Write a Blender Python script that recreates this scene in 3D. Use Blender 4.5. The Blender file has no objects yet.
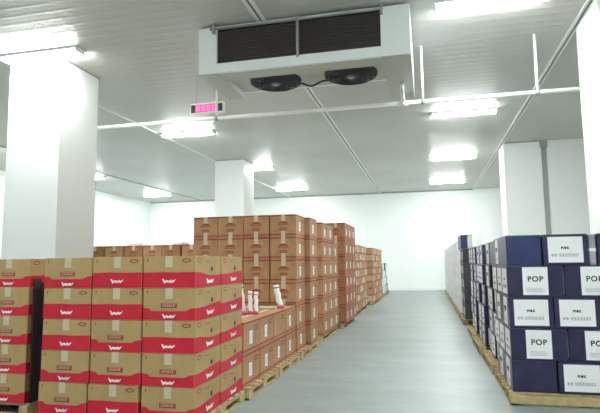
import bpy, bmesh, math, random
from mathutils import Matrix, Vector
random.seed(7)
S = bpy.context.scene
C = S.collection
PI = math.pi

# ------------------------------------------------------------------ materials
MATS = {}
def mat(name, col, rough=.6, metal=0., noise=0., nscale=8., bump=0., bscale=60., emit=None, estr=0., spec=.5):
    m = bpy.data.materials.new(name); m.use_nodes = True
    nt = m.node_tree; b = nt.nodes['Principled BSDF']
    b.inputs['Base Color'].default_value = (*col, 1)
    b.inputs['Roughness'].default_value = rough
    b.inputs['Metallic'].default_value = metal
    b.inputs['Specular IOR Level'].default_value = spec
    tc = nt.nodes.new('ShaderNodeTexCoord')
    if noise:
        n = nt.nodes.new('ShaderNodeTexNoise'); n.inputs['Scale'].default_value = nscale; n.inputs['Detail'].default_value = 5
        nt.links.new(tc.outputs['Object'], n.inputs['Vector'])
        r = nt.nodes.new('ShaderNodeValToRGB')
        r.color_ramp.elements[0].position = .3; r.color_ramp.elements[1].position = .7
        r.color_ramp.elements[0].color = (*[max(0, c*(1-noise)) for c in col], 1)
        r.color_ramp.elements[1].color = (*[min(1, c*(1+noise)) for c in col], 1)
        nt.links.new(n.outputs['Fac'], r.inputs['Fac']); nt.links.new(r.outputs['Color'], b.inputs['Base Color'])
    if bump:
        n = nt.nodes.new('ShaderNodeTexNoise'); n.inputs['Scale'].default_value = bscale
        nt.links.new(tc.outputs['Object'], n.inputs['Vector'])
        bp = nt.nodes.new('ShaderNodeBump'); bp.inputs['Strength'].default_value = bump; bp.inputs['Distance'].default_value = .01
        nt.links.new(n.outputs['Fac'], bp.inputs['Height']); nt.links.new(bp.outputs['Normal'], b.inputs['Normal'])
    if emit:
        b.inputs['Emission Color'].default_value = (*emit, 1); b.inputs['Emission Strength'].default_value = estr
    MATS[name] = m
    return m

LAMP = 150
M_wall = mat('white insulated panel', (.86, .885, .87), .42, bump=.03, bscale=3)
M_white = mat('white painted metal', (.88, .92, .92), .35)
M_rail = mat('galvanised steel', (.42, .44, .44), .35, metal=.6)
M_pipe = mat('white plastic pipe', (.93, .93, .90), .4)
M_dark = mat('dark sheet', (.03, .03, .035), .5)
M_coil = mat('coil fins', (.052, .038, .038), .55)
M_coil2 = mat('coil tubes', (.10, .088, .088), .35, metal=.4)
M_under = mat('stainless tray', (.50, .50, .44), .38, metal=.3)
M_trim = mat('joint cover', (.90, .90, .88), .4)
M_joint = mat('joint shadow gap', (.30, .30, .30), .6)
M_kraft = mat('tan corrugated board', (.43, .29, .125), .75, noise=.10, nscale=5)
M_kraft2 = mat('brown corrugated board', (.43, .235, .115), .72, noise=.15, nscale=6)
M_kraft3 = mat('deep brown corrugated board', (.36, .165, .075), .75, noise=.15, nscale=6)
M_pale = mat('pale corrugated board', (.50, .36, .24), .8, noise=.2, nscale=7)
M_red = mat('crimson print', (.58, .010, .036), .45, noise=.08, nscale=9)
M_redline = mat('dark red print', (.33, .03, .03), .6)
M_print = mat('faded brown print', (.30, .06, .035), .6)
M_logo = mat('white print', (.95, .95, .95), .5)
M_tape = mat('parcel tape', (.58, .51, .35), .35)
M_paper = mat('white label paper', (.88, .88, .90), .6)
M_ink = mat('black ink', (.02, .02, .025), .6)
M_greyink = mat('grey ink', (.42, .43, .46), .6)
M_navy = mat('navy printed board', (.020, .018, .062), .30, noise=.3, nscale=6)
M_navy2 = mat('deep blue printed board', (.018, .030, .125), .30, noise=.2, nscale=6)
M_slate = mat('slate grey board', (.055, .058, .078), .5, noise=.2)
M_wcard = mat('white board', (.84, .85, .86), .5, noise=.08, nscale=6)
M_film = mat('grey wrap', (.33, .34, .38), .3, noise=.35, nscale=9)
M_wood = mat('pallet wood', (.50, .38, .20), .75, noise=.22, nscale=14, bump=.3)
M_sheet = mat('dark gap shade', (.03, .028, .04), .45)  # near-black colour standing in for shade between the red stacks
M_pink = mat('pink plastic', (.62, .08, .16), .5)
M_led = mat('lit red digits', (.5, .02, .08), .4, emit=(1, .10, .26), estr=3.0)
M_glow = mat('lit red panel', (.3, .02, .05), .4, emit=(1, .07, .20), estr=1.1)
M_lamp = mat('lit fluorescent diffuser', (.9, .9, .9), .4, emit=(.94, 1, .975), estr=LAMP)

def nodes_of(m): return m.node_tree, m.node_tree.nodes['Principled BSDF']
# ceiling: painted ribbed steel panels, the ribs run across the room
M_ceil = mat('ribbed ceiling panel', (.58, .58, .55), .40, spec=.32)
nt, b = nodes_of(M_ceil)
geo = nt.nodes.new('ShaderNodeNewGeometry'); sep = nt.nodes.new('ShaderNodeSeparateXYZ')
nt.links.new(geo.outputs['Position'], sep.inputs[0])
def mth(op, a, bb=None):
    n = nt.nodes.new('ShaderNodeMath'); n.operation = op
    for i, v in enumerate((a, bb)):
        if v is None: continue
        if isinstance(v, (int, float)): n.inputs[i].default_value = v
        else: nt.links.new(v, n.inputs[i])
    return n.outputs[0]
sn = mth('SINE', mth('MULTIPLY', sep.outputs['Y'], 2*PI/.44))
pw = mth('POWER', mth('ABSOLUTE', sn), 10.)
sn2 = mth('SINE', mth('MULTIPLY', sep.outputs['Y'], 2*PI/.055))
h = mth('ADD', pw, mth('MULTIPLY', sn2, .12))
bp = nt.nodes.new('ShaderNodeBump'); bp.inputs['Strength'].default_value = .4; bp.inputs['Distance'].default_value = .005
nt.links.new(h, bp.inputs['Height']); nt.links.new(bp.outputs['Normal'], b.inputs['Normal'])
ns = nt.nodes.new('ShaderNodeTexNoise'); ns.inputs['Scale'].default_value = .35
nt.links.new(geo.outputs['Position'], ns.inputs['Vector'])
rp = nt.nodes.new('ShaderNodeValToRGB')
rp.color_ramp.elements[0].position = .35; rp.color_ramp.elements[1].position = .65
rp.color_ramp.elements[0].color = (.57, .56, .525, 1); rp.color_ramp.elements[1].color = (.64, .64, .61, 1)
nt.links.new(ns.outputs['Fac'], rp.inputs['Fac']); nt.links.new(rp.outputs['Color'], b.inputs['Base Color'])
# floor: smooth grey-green concrete
M_floor = mat('sealed concrete', (.34, .39, .38), .30)
nt, b = nodes_of(M_floor)
geo = nt.nodes.new('ShaderNodeNewGeometry')
mp = nt.nodes.new('ShaderNodeMapping'); mp.inputs['Scale'].default_value = (.5, 1.2, 1)
nt.links.new(geo.outputs['Position'], mp.inputs[0])
n1 = nt.nodes.new('ShaderNodeTexNoise'); n1.inputs['Scale'].default_value = 1.6; n1.inputs['Detail'].default_value = 8; n1.inputs['Roughness'].default_value = .65
nt.links.new(mp.outputs[0], n1.inputs['Vector'])
rp = nt.nodes.new('ShaderNodeValToRGB')
rp.color_ramp.elements[0].position = .32; rp.color_ramp.elements[1].position = .68
rp.color_ramp.elements[0].color = (.245, .290, .285, 1); rp.color_ramp.elements[1].color = (.345, .395, .385, 1)
nt.links.new(n1.outputs['Fac'], rp.inputs['Fac']); nt.links.new(rp.outputs['Color'], b.inputs['Base Color'])
rr = nt.nodes.new('ShaderNodeMapRange'); rr.inputs['To Min'].default_value = .38; rr.inputs['To Max'].default_value = .56
nt.links.new(n1.outputs['Fac'], rr.inputs['Value']); nt.links.new(rr.outputs[0], b.inputs['Roughness'])

# ------------------------------------------------------------------ mesh builder
class MB:
    def __init__(s): s.bm = bmesh.new(); s.mats = []
    def mi(s, m):
        if m not in s.mats: s.mats.append(m)
        return s.mats.index(m)
    def box(s, x0, y0, z0, x1, y1, z1, m, bev=0., rot=None):
        M = Matrix.Translation(((x0+x1)/2, (y0+y1)/2, (z0+z1)/2)) @ Matrix.Diagonal((abs(x1-x0), abs(y1-y0), abs(z1-z0), 1))
        if rot is not None: M = rot @ M
        r = bmesh.ops.create_cube(s.bm, size=1, matrix=M)
        fs = {f for v in r['verts'] for f in v.link_faces}
        i = s.mi(m)
        for f in fs: f.material_index = i
        if bev:
            es = list({e for v in r['verts'] for e in v.link_edges})
            q = bmesh.ops.bevel(s.bm, geom=es, offset=bev, segments=2, affect='EDGES', profile=.6)
            for f in q['faces']: f.material_index = i
        return s
    def poly(s, pts, m, th=None, n=None):
        """flat polygon; with th it is a thin plate pushed along n"""
        i = s.mi(m)
        vs = [s.bm.verts.new(p) for p in pts]; f = s.bm.faces.new(vs); f.material_index = i
        if th:
            n = Vector(n)
            f.normal_update()
            ws = [s.bm.verts.new(Vector(p)-n*th) for p in pts]
            k = len(pts)
            for a in range(k):
                g = s.bm.faces.new((vs[a], ws[a], ws[(a+1) % k], vs[(a+1) % k])); g.material_index = i
            g = s.bm.faces.new(ws[::-1]); g.material_index = i
        return s
    def tube(s, pts, r, m, seg=12, cap=True):
        i = s.mi(m); pts = [Vector(p) for p in pts]; rings = []
        for k, p in enumerate(pts):
            d = (pts[min(k+1, len(pts)-1)]-pts[max(k-1, 0)]).normalized()
            a = d.orthogonal() if k == 0 else (pa - d*pa.dot(d))
            a.normalize(); pa = a; bb = d.cross(a)
            rr = r[k] if isinstance(r, (list, tuple)) else r
            rings.append([s.bm.verts.new(p+(a*math.cos(2*PI*j/seg)+bb*math.sin(2*PI*j/seg))*rr) for j in range(seg)])
        for k in range(len(rings)-1):
            for j in range(seg):
                f = s.bm.faces.new((rings[k][j], rings[k][(j+1) % seg], rings[k+1][(j+1) % seg], rings[k+1][j])); f.material_index = i; f.smooth = True
        if cap:
            f = s.bm.faces.new(rings[0][::-1]); f.material_index = i
            f = s.bm.faces.new(rings[-1]); f.material_index = i
        return s
    def mesh(s, name):
        bmesh.ops.recalc_face_normals(s.bm, faces=s.bm.faces[:])
        me = bpy.data.meshes.new(name); s.bm.to_mesh(me); s.bm.free()
        for m in s.mats: me.materials.append(m)
        return me

def put(name, me, parent=None, loc=(0, 0, 0), rz=0.):
    o = bpy.data.objects.new(name, me); C.objects.link(o)
    o.location = loc; o.rotation_euler = (0, 0, rz)
    if parent: o.parent = parent
    return o
def tag(o, label, cat, group=None):
    o['label'] = label; o['category'] = cat
    if group: o['group'] = group
    return o
def struct(name, mb):
    o = put(name, mb.mesh(name)); o['kind'] = 'structure'; return o

# ------------------------------------------------------------------ room shell
H = 5.15
XL, XR, YB, YF = -15.85, 6.0, -7.5, 28.0
struct('floor', MB().box(XL-.3, YB-.3, -.2, XR+.3, YF+.3, 0, M_floor))
struct('ceiling', MB().box(XL-.3, YB-.3, H, XR+.3, YF+.3, H+.2, M_ceil))
struct('wall_left', MB().box(XL-.3, YB, 0, XL, YF, H, M_wall))
struct('wall_right', MB().box(XR, YB, 0, XR+.3, YF, H, M_wall))
struct('wall_back', MB().box(XL, YF, 0, XR, YF+.3, H, M_wall))
struct('wall_front', MB().box(XL, YB-.3, 0, XR, YB, H, M_wall))
struct('wall_return', MB().box(3.70, 17.32, 0, XR, 17.6, H, M_wall))
struct('baseboard_back', MB().box(XL, YF-.10, 0, XR, YF, .16, M_wall, .01))
struct('baseboard_left', MB().box(XL, YB, 0, XL+.08, YF-.10, .16, M_wall, .01))
n = 1
def ctrim(x, w, m, double=False):
    global n
    mb = MB()
    if double:
        mb.box(x-w, YB, H-.03, x-w*.35, YF, H, m).box(x+w*.35, YB, H-.03, x+w, YF, H, m)
        mb.box(x-w*.35, YB, H-.012, x+w*.35, YF, H, M_joint)
    else: mb.box(x-w, YB, H-.02, x+w, YF, H, m)
    struct('trim_%d' % n, mb); n += 1
ctrim(-2.33, .07, M_trim, True)
ctrim(2.40, .055, M_trim, True)
ctrim(-7.28, .03, M_trim)
ctrim(-12.6, .03, M_joint)
# cornice where the far wall meets the ceiling
struct('trim_%d' % n, MB().box(XL, YF-.04, H-.06, 2.4, YF, H, M_joint)); n += 1
# grey joint strip between the far column and the return wall
struct('trim_%d' % n, MB().box(3.53, 17.40, 0, 3.70, 17.62, H, M_rail).box(3.49, 17.30, H-.22, 3.72, 17.40, H-.02, M_rail)); n += 1

def column(x0, y0, label):
    mb = MB()
    mb.box(x0, y0, 0, x0+1.10, y0+1.07, H, M_wall, .012)
    o = put('column', mb.mesh('column')); tag(o, label, 'column', 'square white columns')
    mb = MB().box(x0-.012, y0-.012, H-.022, x0+1.112, y0+1.082, H-.002, M_joint)
    put('top_trim', mb.mesh('top_trim'), o)
column(-7.30, 7.80, 'large white square column at the far left, closest one to the cartons')
column(-7.28, 17.32, 'distant white column rising behind the tall brown cartons')
column(2.43, 7.80, 'white square column cut off by the right edge of the picture')
column(2.43, 17.32, 'distant white column above the navy cartons, beside the grey strip')

# ------------------------------------------------------------------ ceiling lights
def light_meshes():
    a = MB().box(-.78, -.12, -.045, .78, .12, 0, M_white, .008).mesh('housing')
    b = MB().box(-.745, -.095, -.085, .745, .095, -.045, M_lamp, .012).mesh('diffuser')
    c = MB().box(-.012, -.11, -.09, .012, .11, -.044, M_white, .003).mesh('end_cap')
    return a, b, c
LM = light_meshes()
def ceiling_light(x, y, label):
    o = put('ceiling_light', LM[0], loc=(x, y, H)); tag(o, label, 'ceiling light', 'fluorescent strip lights on the ceiling')
    put('diffuser', LM[1], o); put('end_cap', LM[2], o, (-.757, 0, 0)); put('end_cap', LM[2], o, (.757, 0, 0))
LY = [(-4.1, None), (1.7, None), (7.52, 'nearest'), (13.3, 'second'), (19.1, 'third'), (24.95, 'farthest')]
for x, side in ((-6.4, 'left row over the white columns'), (1.0, 'right row above the aisle'), (-13.7, 'far left row by the side wall')):
    for y, w in LY:
        if w is None and (x < -10 or (y < 0 and x < 0)): continue
        if w is None: lab = 'lit fluorescent strip light behind the camera, %s, %s' % (side.split(' over')[0].split(' above')[0].split(' by')[0], 'rearmost' if y < 0 else 'overhead')
        else: lab = 'lit white fluorescent strip light, %s in the %s' % (w, side)
        ceiling_light(x, y, lab)

# ------------------------------------------------------------------ air cooler
def air_cooler():
    x0, x1, y0, y1, z0, z1 = -3.35, -.12, 7.30, 8.62, 4.375, 5.115
    t = put('air_cooler', None, loc=(0, 0, 0))
    tag(t, 'long white ceiling air cooler with dark finned coil and two fans underneath', 'air cooler')
    mb = MB()
    mb.box(x0, y0, z0, x0+.30, y1, z1, M_white, .008)              # left end compartment
    mb.box(x1-.42, y0, z0, x1, 9.35, z1, M_white, .008)           # right end compartment, deeper
    mb.box(x0+.30, y0, z0, x1-.42, y0+.05, z0+.15, M_white)       # lower front sill
    mb.box(x0+.30, y0, z1-.03, x1-.42, y1, z1, M_white)           # top sheet
    mb.box(x0+.30, y1-.05, z0+.10, x1-.42, y1, z1-.03, M_white)   # rear
    put('casing', mb.mesh('casing'), t)
    put('bottom_plate', MB().box(x0+.01, y0+.02, z0-.006, x0+.30, y1-.02, z0+.001, M_under).mesh('bottom_plate'), t)
    put('bottom_plate', MB().box(x1-.42, y0+.02, z0-.006, x1-.01, 9.33, z0+.001, M_under).mesh('bottom_plate'), t)
    mb = MB()
    mb.box(x0+.30, y0+.05, z0, x1-.42, y0+.36, z0+.03, M_under)
    mb.box(x0+.30, y0+.33, z0+.03, x1-.42, y0+.36, z0+.12, M_under)
    put('drip_tray', mb.mesh('drip_tray'), t)
    mb = MB()
    mb.box(x0+.30, y0+.36, z0+.10, x1-.42, y1-.05, z0+.12, M_under)
    put('fan_deck', mb.mesh('fan_deck'), t)
    mb = MB()
    mb.box(x0+.30, y0+.045, z0+.15, x1-.42, y0+.30, z1-.03, M_coil)
    coil = put('coil', mb.mesh('coil'), t)
    mb = MB()
    for k in range(14):
        z = z0+.175+k*.0365
        mb.box(x0+.31, y0+.022, z, x1-.43, y0+.05, z+.011, M_coil2)
    put('fins', mb.mesh('fins'), coil)
    mb = MB()
    mb.tube([(x0+.20, y0-.03, z1-.045), (x1-.38, y0-.03, z1-.045)], .017, M_rail)
    for xx in (x0+.26, x1-.40): mb.box(xx-.02, y0-.05, z1-.12, xx+.02, y0, z1+.04, M_rail)
    put('rail', mb.mesh('rail'), t)
    xm = (x0+.30+x1-.42)/2+.03
    put('mullion', MB().box(xm-.02, y0-.02, z0+.12, xm+.02, y0+.03, z1+.02, M_rail, .004).mesh('mullion'), t)
    # fans: bowl shaped black guards sunk in the deck
    g = MB()
    for rr, z in ((.41, .0), (.41, -.03), (.36, -.055), (.28, -.07), (.20, -.078)):
        P = [(rr*math.cos(a*PI/16), rr*math.sin(a*PI/16), z) for a in range(33)]
        g.tube(P, .010 if rr < .42 else .022, M_dark, 6, False)
    for a in range(12):
        c, s_ = math.cos(a*PI/6), math.sin(a*PI/6)
        g.tube([(.425*c, .425*s_, -.03), (.30*c, .30*s_, -.066), (.10*c, .10*s_, -.082)], .006, M_dark, 5)
    gm = g.mesh('fan_guard')
    bl = MB()
    bl.tube([(0, 0, -.065), (0, 0, -.01)], .10, M_coil2, 20)
    bl.tube([(0, 0, -.088), (0, 0, -.065)], [.045, .06], M_rail, 16)
    for k in range(5):
        R = Matrix.Rotation(k*2*PI/5, 4, 'Z')
        P = [R @ Vector(p) for p in ((.09, -.05, -.03), (.36, -.13, -.012), (.39, .05, -.03), (.34, .15, -.048), (.09, .06, -.05))]
        bl.poly([tuple(p) for p in P], M_dark, .006, (0, 0, 1))
    bm_ = bl.mesh('fan_blades')
    rim = MB().tube([(0, 0, -.012), (0, 0, 0)], .425, M_dark, 40).mesh('fan')
    for xx in (-2.34, -1.09):
        f = put('fan', rim, t, (xx, 8.12, z0+.10)); put('fan_blades', bm_, f); put('fan_guard', gm, f, (0, 0, -.012))
    mb = MB()
    P = []
    for k in range(25):
        u = k/24; P.append((-1.92+u*.62, 8.28+.05*math.sin(u*9), z0+.06-.03*math.sin(u*PI*2)-.02*math.sin(u*PI)))
    mb.tube([(-2.1, 8.3, z0+.08)]+P+[(-1.15, 8.3, z0+.03)], .016, M_dark, 8)
    put('cable', mb.mesh('cable'), t)
    for xx in (x0+.15, x1-.2):
        for yy in (y0+.2, y1-.2): put('hanger', MB().box(xx-.03, yy-.03, z1-.01, xx+.03, yy+.03, H, M_rail).mesh('hanger'), t)
    mb = MB()
    mb.tube([(-.31, 8.88, 4.20), (-.31, 8.60, 4.235), (-.30, 8.48, 4.25), (-.30, 8.45, 4.28), (-.30, 8.45, z0-.006)], .034, M_pipe)
    put('drain_pipe', mb.mesh('drain_pipe'), t)
air_cooler()

# ------------------------------------------------------------------ long pipe below ceiling
t = put('overhead_pipe', None); tag(t, 'long white horizontal pipe hanging below the ceiling on vertical rods', 'pipe')
PY, PZZ = 8.97, 4.165
put('pipe', MB().tube([(-6.9, PY, PZZ), (3.0, PY, PZZ)], .038, M_pipe, 16).mesh('pipe'), t)
put('coupling', MB().tube([(-.39, PY, PZZ), (-.23, PY, PZZ)], .050, M_pipe, 16).mesh('coupling'), t)
for x in (-3.74, .02, 1.83):
    o = put('hanger_rod', MB().tube([(x, PY, PZZ+.03), (x, PY, H)], .023, M_pipe).mesh('hanger_rod'), t)
    put('clamp', MB().tube([(x-.03, PY, PZZ), (x+.03, PY, PZZ)], .047, M_rail, 16).mesh('clamp'), o)

# ------------------------------------------------------------------ temperature display
def display():
    x0, x1, y, z0, z1 = -4.36, -3.66, 9.12, 4.32, 4.54
    t = put('temperature_display', None); tag(t, 'small white framed red digital display hanging left of the air cooler', 'display')
    fr = MB().box(x0, y, z0, x1, y+.09, z1, M_white, .012)
    put('frame', fr.mesh('frame'), t)
    mb = MB().box(x0+.03, y-.006, z0+.035, x1-.03, y+.01, z1-.035, M_dark)
    put('screen', mb.mesh('screen'), t)
    mb = MB().box(x0+.12, y-.009, z0+.043, x1-.14, y-.003, z1-.043, M_glow)
    sc = put('lit_panel', mb.mesh('lit_panel'), t)
    mb = MB()
    segs = {'8': 'abcdefg', '-': 'g', '0': 'abcdef', '6': 'acdefg'}
    w, hh, th = .07, .100, .013
    for k, ch in enumerate('8680'):
        bx, bz = x0+.145+k*.108, z0+.060
        for sg in segs[ch]:
            q = {'a': (0, hh-th, w, hh), 'g': (0, hh/2-th/2, w, hh/2+th/2), 'd': (0, 0, w, th), 'f': (0, hh/2, th, hh),
                 'b': (w-th, hh/2, w, hh), 'e': (0, 0, th, hh/2), 'c': (w-th, 0, w, hh/2)}[sg]
            mb.box(bx+q[0], y-.013, bz+q[1], bx+q[2], y-.009, bz+q[3], M_led)
    put('digits', mb.mesh('digits'), t)
    for xx in (x0+.12, x1-.12):
        put('suspension_wire', MB().tube([(xx, y+.045, z1-.01), (xx, y+.045, H)], .005, M_rail, 6).mesh('suspension_wire'), t)
display()

# ------------------------------------------------------------------ pallets
def pallet_mesh(lx, ly, along_y=True):
    top = MB()
    nb = max(5, round(lx/.17))
    def stuff():
        k = max(5, round(ly/.16))
        for i in range(k):                                    # deck boards run along x
            c = (i+.5)*ly/k-ly/2
            top.box(-lx/2, c-.052, .10, lx/2, c+.052, .12, M_wood, .003)
    stuff()
    mid = MB()
    for xx in (-lx/2+.05, 0, lx/2-.05):
        mid.box(xx-.045, -ly/2, .078, xx+.045, ly/2, .10, M_wood)
        mid.box(xx-.045, -ly/2, 0, xx+.045, ly/2, .018, M_wood)
    mid.box(-lx/2, -ly/2, .0, lx/2, -ly/2+.09, .018, M_wood)
    mid.box(-lx/2, ly/2-.09, .0, lx/2, ly/2, .018, M_wood)
    return top.mesh('deck_boards'), mid.mesh('stringers'), None
BLK = MB().box(-.05, -.07, 0, .05, .07, .060, M_wood, .003).mesh('block')
PC = {}
def pallet(x, y, lx, ly, label, group):
    k = (round(lx, 2), round(ly, 2))
    if k not in PC: PC[k] = pallet_mesh(lx, ly)
    o = put('pallet', None, loc=(x, y, 0)); tag(o, label, 'pallet', group)
    put('deck_boards', PC[k][0], o); put('stringers', PC[k][1], o)
    for xx in (-lx/2+.052, 0, lx/2-.052):
        for yy in (-ly/2+.072, 0, ly/2-.072): put('block', BLK, o, (xx, yy, .018))
    return o

# ------------------------------------------------------------------ decal helpers (face frames)
# F(u, v, off) maps a point of a carton face: u to the right, v up, off outwards
def faceF(face, W, D):
    if face == 'front': return lambda u, v, o=0: (u, -D/2-o, v)
    if face == 'back':  return lambda u, v, o=0: (-u, D/2+o, v)
    if face == 'right': return lambda u, v, o=0: (W/2+o, u, v)
    if face == 'left':  return lambda u, v, o=0: (-W/2-o, -u, v)
NRM = {'front': (0, -1, 0), 'back': (0, 1, 0), 'right': (1, 0, 0), 'left': (-1, 0, 0)}
def plate(mb, face, W, D, pts, m, off=.0015, th=.001):
    F = faceF(face, W, D); mb.poly([F(u, v, off) for u, v in pts], m, th, NRM[face])
def rect(mb, face, W, D, u0, v0, u1, v1, m, off=.0015, th=.001):
    plate(mb, face, W, D, [(u0, v0), (u1, v0), (u1, v1), (u0, v1)], m, off, th)
def ell(mb, face, W, D, u, v, a, b_, m, off=.0015, k=14):
    plate(mb, face, W, D, [(u+a*math.cos(2*PI*i/k), v+b_*math.sin(2*PI*i/k)) for i in range(k)], m, off)

# ------------------------------------------------------------------ red banded carton
RW, RD, RH, RP = .500, .580, .280, .2822
def logo(mb, face, W, D, u, v, s=1., off=.0035):
    def P(pts): plate(mb, face, W, D, [(u+a*s, v+b_*s) for a, b_ in pts], M_logo, off, .0015)
    P([(-.075, .024), (-.056, .022), (-.036, -.018), (-.052, -.022)])
    P([(-.036, -.018), (-.052, -.022), (-.040, .008), (-.022, .012)])
    for k in range(4):
        a = -.024+k*.020; hgt = (.014, .010, .018, .012)[k]
        P([(a, -.014), (a+.015, -.016), (a+.017, hgt*.5), (a+.009, hgt), (a, hgt*.4)])
    P([(.050, -.010), (.066, .002), (.078, .020), (.062, .014), (.048, .004)])
    P([(-.03, -.006), (.055, -.004), (.055, .002), (-.03, .001)])
def red_carton_meshes(kind):
    """kind 0: low band, label below the tape at the front; kind 1: tall band and an oval mark"""
    W, D, Hh = RW, RD, RH
    mb = MB().box(-W/2, -D/2, 0, W/2, D/2, Hh, M_kraft, .006)
    lo, hi = .082, .137
    e = .002
    def band(face, half, prof):
        pts = [(-half, .004), (half, .004)] + [(u*half, v) for u, v in prof[::-1]]
        plate(mb, face, W, D, pts, M_red, .0012)
    low = [(-1, .108), (-.80, .106), (-.68, lo), (.66, lo+.002), (.80, .104), (1, .112)]
    high = [(-1, hi), (-.3, hi+.004), (.3, hi), (1, hi+.004)]
    f, bk = (high, low) if kind else (low, high)
    band('front', W/2-e, f); band('back', W/2-e, bk)
    a, b_ = (hi, .110) if kind else (.110, hi)
    band('right', D/2-e, [(-1, a), (-.6, a-.002), (-.05, a*.35+b_*.65-.012), (.5, b_-.008), (1, b_)])
    band('left', D/2-e, [(-1, b_), (-.4, b_-.008), (.2, a*.4+b_*.6-.008), (1, a)])
    hf, lf = ('front', 'back') if kind else ('back', 'front')
    ell(mb, hf, W, D, .17, Hh-.040, .044, .019, M_print)
    ell(mb, hf, W, D, .17, Hh-.040, .030, .008, M_kraft, .0022)
    rect(mb, 'front', W, D, -.215, Hh-.05, -.205, Hh-.02, M_print)
    ell(mb, 'right', W, D, -.20, Hh-.04, .045, .022, M_print)
    ell(mb, 'right', W, D, -.20, Hh-.04, .034, .013, M_kraft, .0022)
    for z in (.04, .05): rect(mb, 'right', W, D, -.06, Hh-z-.004, .02, Hh-z, M_print)
    body = mb.mesh('red_banded_carton')
    ls, sd, rv = .055, .055, .045
    mb = MB(); logo(mb, 'front', W, D, .0, .060 if kind else .036, .86)
    lg = mb.mesh('logo')
    mb = MB(); logo(mb, 'right', W, D, .03, .05, 1.1)
    lgs = mb.mesh('logo')
    mb = MB()
    for face, L in ((lf, .092), (hf, .098)): rect(mb, face, W, D, -.035, Hh-L, .035, Hh-.001, M_tape, .002, .0015)
    mb.box(-.035, -D/2-.001, Hh-.001, .035, D/2+.001, Hh+.0012, M_tape)
    tp = mb.mesh('tape')
    mb = MB(); lf_ = 'front'
    rect(mb, lf_, W, D, -.078, .108, .078, .150, M_print, .003, .002)
    for k in range(6):
        rect(mb, lf_, W, D, -.060+k*.020, .120, -.048+k*.020, .134+.004*(k % 2), M_pale, .0042, .001)
    rect(mb, lf_, W, D, -.066, .142, .066, .146, M_pale, .0042, .001)
    lb = mb.mesh('label')
    mb = MB()
    for face in ('right',):
        plate(mb, face, W, D, [(.055, .142), (.085, .142), (.09, .150), (.09, .172), (.083, .180), (.057, .180), (.05, .172), (.05, .150)], M_ink, .002)
    hh = mb.mesh('hand_hole')
    P = [('logo', lg), ('logo', lgs), ('tape', tp), ('hand_hole', hh)]
    if not kind: P.append(('label', lb))
    return body, P
RM = [red_carton_meshes(0), red_carton_meshes(1)]
def red_carton(x, y, z, kind, label, group, rz=0.):
    body, parts = RM[kind]
    o = put('red_banded_carton', body, loc=(x, y, z), rz=rz); tag(o, label, 'carton', group)
    for nme, me in parts: put(nme, me, o)
TOPW = ['top', 'second', 'third', 'fourth', 'bottom']
PZ = .12
BANDW = ['low red band and brown label', 'tall red band and oval mark']
cx = [-3.255, -2.74, -2.225]
types = [[0, 1, 1], [1, 1, 0], [1, 0, 1], [0, 0, 0], [0, 1, 0]]
colw = ['left column', 'middle column', 'aisle corner column']
g = 'red banded cartons on the nearest pallet'
for r in range(5):
    z = PZ+(4-r)*RP
    for c in range(3):
        dx = random.uniform(-.002, .002) - (.018 if (r == 4 and c < 2) else 0)
        red_carton(cx[c]+dx, 4.28+RD/2+random.uniform(-.002, .002), z, types[r][c],
                   'tan carton, %s, %s, %s layer of nearest pallet' % (BANDW[types[r][c]], colw[c], TOPW[r]), g, random.uniform(-.003, .003))
    red_carton(cx[2]+random.uniform(-.002, .002), 4.28+RD*1.5+.025, z, 0,
               'red banded tan carton, side only visible, behind aisle corner, %s layer of nearest pallet' % TOPW[r], g, random.uniform(-.003, .003))
for c in (0, 1):   # rear row of the pallet carries two short columns
    for r in range(5):
        red_carton(cx[c], 4.28+RD*1.5+.025, PZ+(4-r)*RP, 0, 'tan red banded carton hidden behind the %s front carton, %s layer' % (colw[c], TOPW[r]), g)
pallet(-2.73, 4.89, 1.56, 1.22, 'wooden pallet under the nearest red banded cartons', 'pallets in the left row')
g = 'red banded cartons on the pallet at the left edge'
for r in range(5):
    z = PZ+(4-r)*RP
    for c in range(2):
        for d in range(2):
            if c == 0 and d == 1: continue
            where = 'at the left picture edge' if (c, d) == (0, 0) else ('beside the dark gap' if d == 0 else 'behind, inside the dark gap')
            red_carton(-4.64+c*.512+random.uniform(-.002, .002), 4.52+RD/2+d*(RD+.02), z, 0,
                       'tan carton with low red band, %s, %s layer of leftmost pallet' % (where, TOPW[r]), g, random.uniform(-.003, .003))
pallet(-4.36, 5.12, 1.06, 1.22, 'wooden pallet under the red banded cartons at the left edge', 'pallets in the left row')

mb = MB()  # thin dark slab added along the left stack's side to shade the gap
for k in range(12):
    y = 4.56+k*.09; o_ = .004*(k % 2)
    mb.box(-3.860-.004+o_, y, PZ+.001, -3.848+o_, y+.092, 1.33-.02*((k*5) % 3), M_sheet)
o = put('gap_shade_sheet', mb.mesh('gap_shade_sheet')); tag(o, 'dark sheet added as shade in the gap between the two red banded stacks', 'shade sheet')

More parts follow.
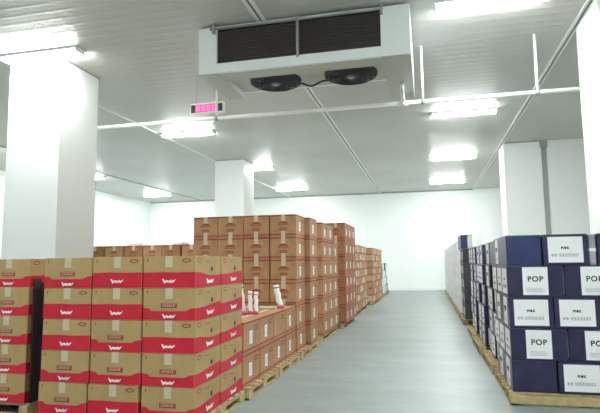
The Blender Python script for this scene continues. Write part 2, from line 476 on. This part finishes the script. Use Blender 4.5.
# ------------------------------------------------------------------ brown cartons with red lines
def brown_meshes(W, D, Hh, kraft, seed=0):
    mb = MB().box(-W/2, -D/2, 0, W/2, D/2, Hh, kraft, .007)
    for face, hf in (('front', W/2), ('back', W/2), ('right', D/2), ('left', D/2)):
        rect(mb, face, W, D, -hf+.006, .026, hf-.006, .044, M_redline)
        rect(mb, face, W, D, -hf+.006, Hh-.026, hf-.006, Hh-.008, M_redline)
    for face in ('front', 'back'):
        plate(mb, face, W, D, [(-.09, .18), (.09, .18), (.07, .225), (0, .245), (-.07, .225)], M_print)
        rect(mb, face, W, D, -.07, .192, .07, .204, kraft, .0025)
        rect(mb, face, W, D, -.06, .10, .06, .14, M_print)
        rect(mb, face, W, D, -.05, .115, .05, .125, kraft, .0025)
    for face in ('right', 'left'):
        rect(mb, face, W, D, .08, Hh-.12, .22, Hh-.06, M_print)
        rect(mb, face, W, D, .09, Hh-.098, .21, Hh-.082, kraft, .0025)
    body = mb.mesh('brown_carton')
    mb = MB()
    for face in ('front', 'back'):
        rect(mb, face, W, D, -.033, Hh-.105, .033, Hh-.001, M_tape, .003, .0015)
        rect(mb, face, W, D, -.033, .001, .033, .09, M_tape, .003, .0015)
    mb.box(-.033, -D/2-.002, Hh-.001, .033, D/2+.002, Hh+.001, M_tape)
    tp = mb.mesh('tape')
    mb = MB(); rect(mb, 'right', W, D, -.10, .09, .0, .235, M_paper, .003, .0015)
    for k in range(4): rect(mb, 'right', W, D, -.085, .12+k*.025, -.02, .128+k*.025, M_greyink, .004, .0005)
    lb = mb.mesh('label')
    return body, (('tape', tp), ('label', lb))
BW, BD, BH, BP = .420, .560, .348, .3502
BM = brown_meshes(BW, BD, BH, M_kraft2)
DM = brown_meshes(BW, BD, .371, M_kraft3)
PM = brown_meshes(BW, BD, BH, M_kraft3)
def carton(name, meshes, x, y, z, label, group, rz=0., lab=True):
    o = put(name, meshes[0], loc=(x, y, z), rz=rz); tag(o, label, 'carton', group)
    for nme, me in meshes[1]:
        if nme == 'label' and not lab: continue
        put(nme, me, o)
    return o
XB = -1.975
ordw = ['first', 'second', 'third', 'fourth', 'fifth', 'sixth', 'seventh', 'eighth', 'ninth', 'tenth',
        'eleventh', 'twelfth', 'thirteenth', 'fourteenth', 'fifteenth', 'sixteenth', 'seventeenth', 'eighteenth', 'nineteenth', 'twentieth', 'twenty-first', 'twenty-second']
jit = lambda a=.008: random.uniform(-a, a)
# low stack, two layers
g = 'brown cartons in the low two-layer stack'
for d in range(4):
    for c in range(2):
        for l in range(2):
            carton('brown_carton', BM, XB-BW/2-c*(BW+.012)+jit(.004), 5.52+BD/2+d*(BD+.018), PZ+l*BP,
                   'brown carton with red lines, low stack, %s from front, %s, %s layer' % (ordw[d], ('aisle side', 'inner side')[c], ('lower', 'upper')[l]),
                   g, jit(.003), lab=(d, l) != (2, 1))
pallet(-2.40, 6.10, .98, 1.16, 'wooden pallet under the front half of the low brown stack', 'pallets in the left row')
pallet(-2.40, 7.28, .98, 1.12, 'wooden pallet under the rear half of the low brown stack', 'pallets in the left row')
# tall stack, six layers
g = 'brown cartons in the tall stack behind the low one'
topn = ['bottom', 'second lowest', 'third lowest', 'fourth lowest', 'fifth lowest', 'top']
colt = ['aisle column', 'second column from aisle', 'third column from aisle', 'fourth column from aisle']
for l in range(6):
    for c in range(4):
        gap = .018 if c >= 1 else 0.
        carton('brown_carton', BM, XB-BW/2-c*(BW+.012)-gap*.3+jit(.003), 7.92+BD/2+jit(.006), PZ+l*BP,
               'brown carton facing camera in tall stack, %s, %s layer' % (colt[c], topn[l]), g, jit(.003))
    carton('brown_carton', BM, XB+.075-BW/2+jit(.003), 7.92+BD*1.5+.10, PZ+l*BP,
           'brown carton behind the aisle column of the tall stack, side showing, %s layer' % topn[l], g, jit(.003))
# something peeping out at the left of the tall stack: next row of the same cartons
for l in range(6):
    if l == 5: continue
    carton('brown_carton', BM, XB-BW*4-.05-.04, 7.92+BD*1.5+.05, PZ+l*BP,
           'brown carton peeping out behind the left end of the tall stack, %s layer' % topn[l], g)
pallet(-2.60, 8.54, 1.40, 1.28, 'wooden pallet under the tall brown stack on the aisle', 'pallets in the left row')
pallet(-3.70, 8.52, .78, 1.24, 'wooden pallet under the left end of the tall brown stack', 'pallets in the left row')
# next stack
g = 'brown cartons in the stack beyond the tall one'
for l in range(6):
    for d in range(3):
        if l == 5 and d == 2: continue
        carton('brown_carton', BM, -1.915-BW/2+jit(.008), 9.70+BD/2+d*(BD+.025), PZ+l*BP,
               'brown carton in the second tall stack along the aisle, %s from front, %s layer' % (ordw[d], topn[l]), g, jit(.004))
pallet(-2.44, 10.56, 1.0, 1.76, 'wooden pallet under the second tall brown stack along the aisle', 'pallets in the left row')
g = 'deep brown cartons in the third tall stack'
for l in range(6):
    for d in range(3):
        carton('deep_brown_carton', DM, -1.80-BW/2+jit(.006), 11.75+BD/2+d*(BD+.02), PZ+l*.373,
               'deep brown carton, third tall stack along the aisle, %s from front, %s layer' % (ordw[d], topn[l]), g, jit(.004))
    carton('deep_brown_carton', DM, -1.80-BW*1.5-.02, 11.75+BD/2, PZ+l*.373,
           'deep brown carton on inner front corner of third tall stack, %s layer' % topn[l], g)
pallet(-2.36, 12.64, 1.0, 1.76, 'wooden pallet under the deep brown cartons of the third stack', 'pallets in the left row')
# far stacks of small pale cartons
def small_meshes(W, D, Hh, kraft):
    mb = MB().box(-W/2, -D/2, 0, W/2, D/2, Hh, kraft, .02)
    for face, hf in (('front', W/2), ('right', D/2), ('left', D/2)):
        rect(mb, face, W, D, -hf+.02, .004, hf-.02, .022, M_print, .001)
        rect(mb, face, W, D, -hf+.02, Hh-.022, hf-.02, Hh-.004, M_print, .001)
    b_ = mb.mesh('small_carton')
    mb = MB()
    rect(mb, 'right', W, D, -.08, .05, .04, Hh-.05, M_paper, .002, .001)
    return b_, (('label', mb.mesh('label')),)
SM = small_meshes(.42, .56, .23, M_pale)
SK = small_meshes(.42, .56, .23, M_kraft2)
lay8 = ['bottom', 'second lowest', 'third lowest', 'fourth lowest', 'fifth lowest', 'sixth lowest', 'seventh lowest', 'top']
for si, (xa, ya, nd, nl, word) in enumerate(((-1.93, 14.20, 5, 8, 'fourth'), (-1.84, 18.2, 6, 8, 'fifth'))):
    g = 'small flat cartons in the %s stack along the left row' % word
    for d in range(nd):
        nn = nl-(1 if d in ((0,), (3,))[si] else 0)
        for l in range(nn):
            carton('small_carton', SM if (d*2+l) % 3 == 0 else SK, xa-.21+jit(.012), ya+.28+d*.590, PZ+l*.23,
                   'small flat tan carton, %s stack along left row, %s from front, %s layer' % (word, ordw[d], lay8[l]), g, jit(.01), lab=(d*3+l) % 4 == 0)
    for l in range(nl):
        carton('small_carton', SK, xa-.21-.45, ya+.30, PZ+l*.23,
               'small flat tan carton, inner front corner of the %s stack, %s layer' % (word, lay8[l]), g)
    pallet(xa-.51, ya+nd*.585/2, .96, nd*.585+.02, 'long wooden pallet under the %s stack of the left row' % word, 'pallets in the left row')
def plain_meshes(name, W, D, Hh, m, label='right'):
    mb = MB().box(-W/2, -D/2, 0, W/2, D/2, Hh, m, .008)
    mb.box(-W/2-.001, -.03, Hh-.001, W/2+.001, .03, Hh+.001, M_tape)
    b_ = mb.mesh(name); parts = []
    if label:
        mb = MB()
        for f in (label,): rect(mb, f, W, D, -.1, .07, .08, Hh-.07, M_paper, .002, .001)
        parts.append(('label', mb.mesh('label')))
    return b_, parts
GW = plain_meshes('grey_white_carton', .44, .56, .325, M_wcard)
GD = plain_meshes('dark_grey_carton', .44, .56, .325, M_slate)
g = 'grey and white cartons at the far end of the left row'
for d in range(6):
    for l in range(4):
        dark = (d in (0, 3) and l != 1) or (d + l) % 5 == 0
        carton('dark_grey_carton' if dark else 'grey_white_carton', GD if dark else GW, -1.93-.22+jit(.015), 22.6+.28+d*.60, PZ+l*.3265,
               '%s carton at far end of left row, %s from front, %s layer' % ('dark grey' if dark else 'pale grey', ordw[d], ['bottom', 'second', 'third', 'top'][l]), g, jit(.01))
pallet(-2.36, 24.4, .96, 3.6, 'long wooden pallet under the grey cartons at the far end', 'pallets in the left row')

# far left row seen over the red cartons
g = 'loose brown cartons on the row behind the left pallets'
hgts = [5, 5, 5, 5, 5, 5]
for i in range(6):
    x = -6.95+i*.445
    for l in range(5):
        big = (SK, BM, DM)[(i*2+1) % 3]
        hh = (.345)
        carton('brown_carton', BM if (i+l) % 2 else PM, x+jit(.003), 10.3+jit(.03), PZ+l*.350,
               'brown carton seen over the red banded ones, %s from the left, %s layer' % (ordw[i], ['bottom', 'second', 'third', 'fourth', 'top'][l]), g, jit(.003), lab=False)
pallet(-6.5, 10.3, 1.35, .7, 'wooden pallet under the left half of the hidden rear row', 'pallets in the left row')
pallet(-5.12, 10.3, 1.33, .7, 'wooden pallet under the right half of the hidden rear row', 'pallets in the left row')
for i, (x, w, ang) in enumerate(((-6.2, .30, .2), (-5.15, .26, -.3))):
    mb = MB()
    for k in range(10):
        a = k*.24
        mb.box(-w/2+k*w/10, -.12, .0, -w/2+(k+1)*w/10+.002, .12, .03+.028*abs(math.sin(k*1.3)), M_paper)
    z = PZ+5*.374 if 0 else None
    top = PZ+5*.350+.002
    o = put('crumpled_film', mb.mesh('crumpled_film'), loc=(x+.05, 10.3, top), rz=ang)
    tag(o, 'crumpled white plastic film on the rear brown cartons, %s of the two' % ('left', 'right')[i], 'plastic film')

# bits on the low stack: white wraps with pink feet and a roll of tape
zt = PZ+BP+BH+.001
def wrap(x, y, hgt, lean, r, label, band=False):
    t = put('paper_roll', None, loc=(x, y, zt)); tag(t, label, 'paper roll', 'white paper rolls on the low stack')
    P = []; 
    for k in range(8):
        u = k/7; P.append((lean*u+.006*math.sin(k*2.1), 0, .02+u*(hgt-.02)))
    mb = MB().tube(P, [r*(1.1-.12*abs(math.sin(k*1.7))) for k in range(8)], M_paper, 14)
    put('sheet', mb.mesh('sheet'), t)
    put('foot', MB().tube([(0, 0, 0), (0, 0, .02), (0, 0, .045)], [r*1.35, r*1.3, r*1.02], M_pink, 14).mesh('foot'), t)
    mb = MB().tube([(lean*.9, 0, hgt*.86), (lean*.93, 0, hgt*.90)], r*1.15, M_pink if band else M_ink, 14)
    put('band', mb.mesh('band'), t)
wrap(-2.295, 6.40, .38, -.045, .036, 'leaning white paper roll nearest the red cartons, on low stack')
wrap(-2.205, 6.42, .29, -.008, .028, 'shorter white paper roll with pink band beside the leaning one', True)
wrap(-2.138, 6.44, .28, .0, .026, 'thin white paper roll, right one of the close pair', True)
wrap(-2.07, 7.34, .33, -.07, .040, 'white paper roll standing alone with a dark band near aisle edge')
mb = MB()
for rr in (.085, .078, .071, .064):
    mb.tube([(rr*math.cos(a*PI/14), rr*math.sin(a*PI/14), .018) for a in range(29)], .009, M_tape, 8, False)
mb.tube([(.1*math.cos(a*PI/14), .1*math.sin(a*PI/14), .016) for a in range(29)], .015, M_tape, 8, False)
o = put('tape_roll', mb.mesh('tape_roll'), loc=(-2.24, 7.23, zt)); tag(o, 'flat pale roll of packing tape lying on the low brown stack', 'tape roll')

# ------------------------------------------------------------------ navy cartons (right row)
def text_mesh(body, size, bold):
    cu = bpy.data.curves.new('lettering', 'FONT'); cu.body = body; cu.size = size; cu.align_x = 'CENTER'; cu.align_y = 'CENTER'
    cu.extrude = .0008; cu.offset = bold; cu.space_character = 1.15
    ob = bpy.data.objects.new('lettering', cu); C.objects.link(ob)
    bpy.context.view_layer.update()
    me = bpy.data.meshes.new_from_object(ob.evaluated_get(bpy.context.evaluated_depsgraph_get()))
    bpy.data.objects.remove(ob); bpy.data.curves.remove(cu)
    me.materials.clear(); me.materials.append(M_ink)
    return me
T_POP = text_mesh('POP', .076, .0020)
NW, ND, NH = .424, .540, .320
def navy_body(m, silver=False):
    mb = MB().box(-NW/2, -ND/2, 0, NW/2, ND/2, NH-.002, m, .007)
    mb.box(-NW/2-.0012, -.03, NH-.003, NW/2+.0012, .03, NH-.001, M_film)
    return mb.mesh('navy_carton')
NB = navy_body(M_navy); NB2 = navy_body(M_navy2)
def lab_wide(face):          # wide label on the narrow end: small mark and a grey code line
    mb = MB(); W, D = NW, ND
    rect(mb, face, W, D, -.165, .028, .165, .292, M_paper, .002, .0018)
    for a, b_, c_, d_ in ((-.040, .166, -.032, .190), (-.032, .178, -.022, .190), (-.022, .166, -.014, .190), (-.008, .166, .012, .190), (.018, .166, .026, .190), (.026, .166, .038, .173), (.026, .183, .036, .190)):
        rect(mb, face, W, D, a, b_, c_, d_, M_ink, .003, .0008)
    rect(mb, face, W, D, -.135, .09, -.115, .118, M_greyink, .003, .0008)
    rect(mb, face, W, D, -.105, .09, -.085, .118, M_greyink, .003, .0008)
    x = -.065
    for k in range(14):
        w = (.006, .009, .005, .01)[k % 4]
        rect(mb, face, W, D, x, .086, x+w, .122, M_greyink, .003, .0008); x += w+.006
    return mb.mesh('label')
def lab_tall(face):
    mb = MB(); W, D = NW, ND
    rect(mb, face, W, D, -.122, .018, .122, .304, M_paper, .002, .0018)
    for k in range(4): rect(mb, face, W, D, -.09, .05+k*.012, .09-.03*(k % 2), .054+k*.012, M_greyink, .003, .0008)
    return mb.mesh('label')
LWm = {f: lab_wide(f) for f in ('front', 'back')}
LTm = {f: lab_tall(f) for f in ('left', 'right')}
def navy(x, y, z, turned, label, group, wide=True, tall=True, body=None, name='navy_carton', jr=.003):
    """turned: long side faces the camera"""
    rz = (PI/2 if turned else 0)+jit(jr)
    o = put(name, body or NB, loc=(x, y, z), rz=rz); tag(o, label, 'carton', group)
    if wide:
        for f in ('front', 'back'): put('label', LWm[f], o)
    if tall:
        for f, sx in (('left', -1), ('right', 1)):
            l = put('label', LTm[f], o)
            tx = put('lettering', T_POP, l, (sx*(NW/2+.0035), 0, .18)); tx.rotation_euler = (PI/2, 0, sx*PI/2)
    return o
def navy_stack(x0, y0, layers, name, gr, ncol=3, jx=.01, bodies=None, rows=None):
    """layers listed from the bottom; 'A' narrow ends, 'B' long sides to the camera"""
    for l, kind in enumerate(layers):
        z = PZ+l*NH; ln = ['bottom', 'second', 'third', 'fourth', 'top', 'extra'][l]
        if kind == 'A':
            for c in range(ncol):
                for d in range(2):
                    if d and c: continue
                    blank = ncol == 3 and l == 0 and c == 0 and d == 0
                    navy(x0+NW/2+c*(NW+.012)+jit(jx), y0+ND/2+d*(ND+.035)+(.0 if d else jit(.008)), z, False, 'navy carton with no front label at the aisle corner, bottom layer, nearest right pallet' if blank else
                         'navy carton, wide white end labels, %s, %s layer, %s%s' % (name, ln, ('aisle column', 'second column', 'third column')[c], ', rear' if d else ''), gr, wide=not blank, body=bodies and random.choice(bodies))
        else:
            for c in range(2 if ncol > 1 else 1):
                for d in range(3):
                    if d and c: continue
                    navy(x0+ND/2+c*(ND+.014)+jit(jx), y0+NW/2+d*(NW+.016)+jit(.003), z, True,
                         'navy carton lettered POP, %s, %s layer, %s%s' % (name, ln, ('aisle column', 'second column')[c], ('', ', middle row', ', rear row')[d]), gr, body=bodies and random.choice(bodies))
g = 'navy cartons on the nearest right pallet'
Y1 = 5.90
navy_stack(.80, Y1, 'ABAB', 'nearest right pallet', g, jx=.003)
zt5 = PZ+4*NH
mbn = MB().box(-.170, -ND/2, 0, .170, ND/2, NH-.002, M_navy2, .007)
for zz in (.11, .19): rect(mbn, 'front', .34, ND, -.16, zz, -.05, zz+.012, M_navy, .001)
o = put('navy_carton', mbn.mesh('navy_carton'), loc=(.80+.172, Y1+ND/2, zt5)); tag(o, 'plain navy carton without front label, top aisle corner of nearest right pallet', 'carton', g)
put('film_strip', MB().box(-.03, -ND/2-.003, NH-.004, .03, ND/2+.003, NH-.001, M_film).mesh('film_strip'), o)
navy(1.375, Y1+ND/2+.004, zt5, False, 'navy carton with wide white label, centre of top layer, nearest right pallet', g, body=NB)
navy(1.375+NW+.085, Y1+ND/2, zt5, False, 'navy carton with wide white label, top layer by the right picture edge', g)
mbn = MB().box(-.032, -ND/2+.01, 0, .032, ND/2, NH-.01, M_film, .012)
o = put('wrapped_packet', mbn.mesh('wrapped_packet'), loc=(1.375+NW/2+.042, Y1+ND/2, zt5)); tag(o, 'narrow grey packet wrapped in film, squeezed between the top navy cartons', 'packet')
put('film_strip', MB().box(-.033, -ND/2+.008, .14, .033, ND/2+.001, .17, M_wcard).mesh('film_strip'), o)
navy(.80+NW/2+.01, Y1+ND*1.5+.04, zt5, False, 'navy carton behind the plain top corner one, nearest right pallet', g)
o = pallet(.80+.66, Y1+.62, 1.40, 1.30, 'pale wooden pallet under the nearest navy cartons', 'pallets in the right row')
put('end_board', MB().box(-.70, -.672, .018, .70, -.652, .105, M_wood, .003).mesh('end_board'), o)
navy_stack(.86, 7.36, 'BABA', 'second right pallet', 'navy cartons on the second right pallet', ncol=1, jx=.02, bodies=[NB, NB, NB2])
for d in range(2):
    navy(.86+NW/2, 7.36+.28+d*.6, PZ+4*NH, False, 'blue carton with blank side on top of second right pallet, %s' % ('front', 'rear')[d],
         'navy cartons on the second right pallet', tall=bool(d), body=NB2, wide=False)
pallet(.78+.5, 7.98, 1.06, 1.28, 'wooden pallet under the second stack of the right row', 'pallets in the right row')
navy_stack(.84, 8.86, 'ABABA', 'third right pallet', 'navy cartons on the third right pallet', ncol=1, jx=.02, bodies=[NB, NB, NB2])
pallet(.76+.5, 9.50, 1.06, 1.28, 'wooden pallet under the third stack of the right row', 'pallets in the right row')
navy_stack(.85, 10.38, 'BABAB', 'fourth right pallet', 'navy cartons on the fourth right pallet', ncol=1, jx=.02, bodies=[NB, NB, NB2])
WM = plain_meshes('white_carton', .44, .56, .312, M_wcard, 'left')
WF = plain_meshes('white_carton', .44, .56, .26, M_wcard, 'left')
SL = plain_meshes('slate_carton', .44, .56, .325, M_slate, 'left')
for d in range(2):
    carton('white_carton', WF, .80+.24, 10.40+.3+d*.6, PZ+5*NH+.001, 'flat white carton on top of the fourth right pallet, %s' % ('front', 'rear')[d], 'white cartons on navy ones')
pallet(.78+.5, 11.04, 1.06, 1.28, 'wooden pallet under the fourth stack of the right row', 'pallets in the right row')
# slate stack standing proud of the row
g = 'slate cartons standing proud of the right row'
for l in range(5):
    for d in range(2):
        for c in range(2):
            if c and d: continue
            nm = 'slate carton of the protruding stack, %s layer, %s' % (['bottom', 'second', 'third', 'fourth', 'fifth'][l], ('aisle front', 'inner front', 'aisle rear')[c+2*d])
            carton('slate_carton', SL, .80+.22+c*.455, 12.9+.28+d*.58, PZ+l*.3265, nm, g, jit(.003))
pallet(.76+.5, 13.48, 1.04, 1.18, 'wooden pallet under the slate cartons of the right row', 'pallets in the right row')
for d in range(2):
    navy(.76+NW/2, 12.9+.28+d*.58, PZ+5*.3265+.001, False, 'blue carton on top of the protruding slate stack, %s' % ('front', 'rear')[d], 'blue cartons on the slate stack', wide=False, tall=False, body=NB2)
g = 'white wrapped cartons of the far right row'
for d in range(20):
    for l in range(6):
        nm = 'pale wrapped carton in far right row, %s from the front, %s layer' % (ordw[d], topn[l])
        carton('white_carton', WM, .78+.22+jit(.02), 14.45+.29+d*.60, PZ+l*.3135, nm, g, jit(.01), lab=(d+l) % 2 == 0)
for k in range(5):
    pallet(.76+.5, 14.45+1.19+k*2.4, 1.04, 2.36, 'wooden pallet under the far pale cartons, %s from the front' % ordw[k], 'pallets in the right row')

# ------------------------------------------------------------------ camera, world, view
W_ = bpy.data.worlds.new('world'); S.world = W_; W_.use_nodes = True
W_.node_tree.nodes['Background'].inputs[0].default_value = (.8, .85, .85, 1)
W_.node_tree.nodes['Background'].inputs[1].default_value = .2
cam = bpy.data.cameras.new('camera'); co = bpy.data.objects.new('camera', cam); C.objects.link(co)
f = 526.
def ray(x, y): return Vector((x-300, 206.5-y, -f))
Yd = ray(428, 262).normalized(); Xd = -ray(-1900, 290); Xd = (Xd-Yd*Xd.dot(Yd)).normalized(); Zd = Xd.cross(Yd)
R = Matrix((Xd, Yd, Zd))
co.matrix_world = Matrix.Translation((0, 0, 1.45)) @ R.to_4x4()
cam.sensor_width = 36; cam.lens = f/600*36; cam.clip_start = .05; cam.clip_end = 200
S.camera = co
S.view_settings.view_transform = 'Standard'; S.view_settings.look = 'None'
S.view_settings.gamma = 1; S.view_settings.exposure = 0.37; S.view_settings.use_curve_mapping = False
S.cycles.use_denoising = True
S.cycles.max_bounces = 8; S.cycles.diffuse_bounces = 6
S.cycles.sample_clamp_indirect = 6
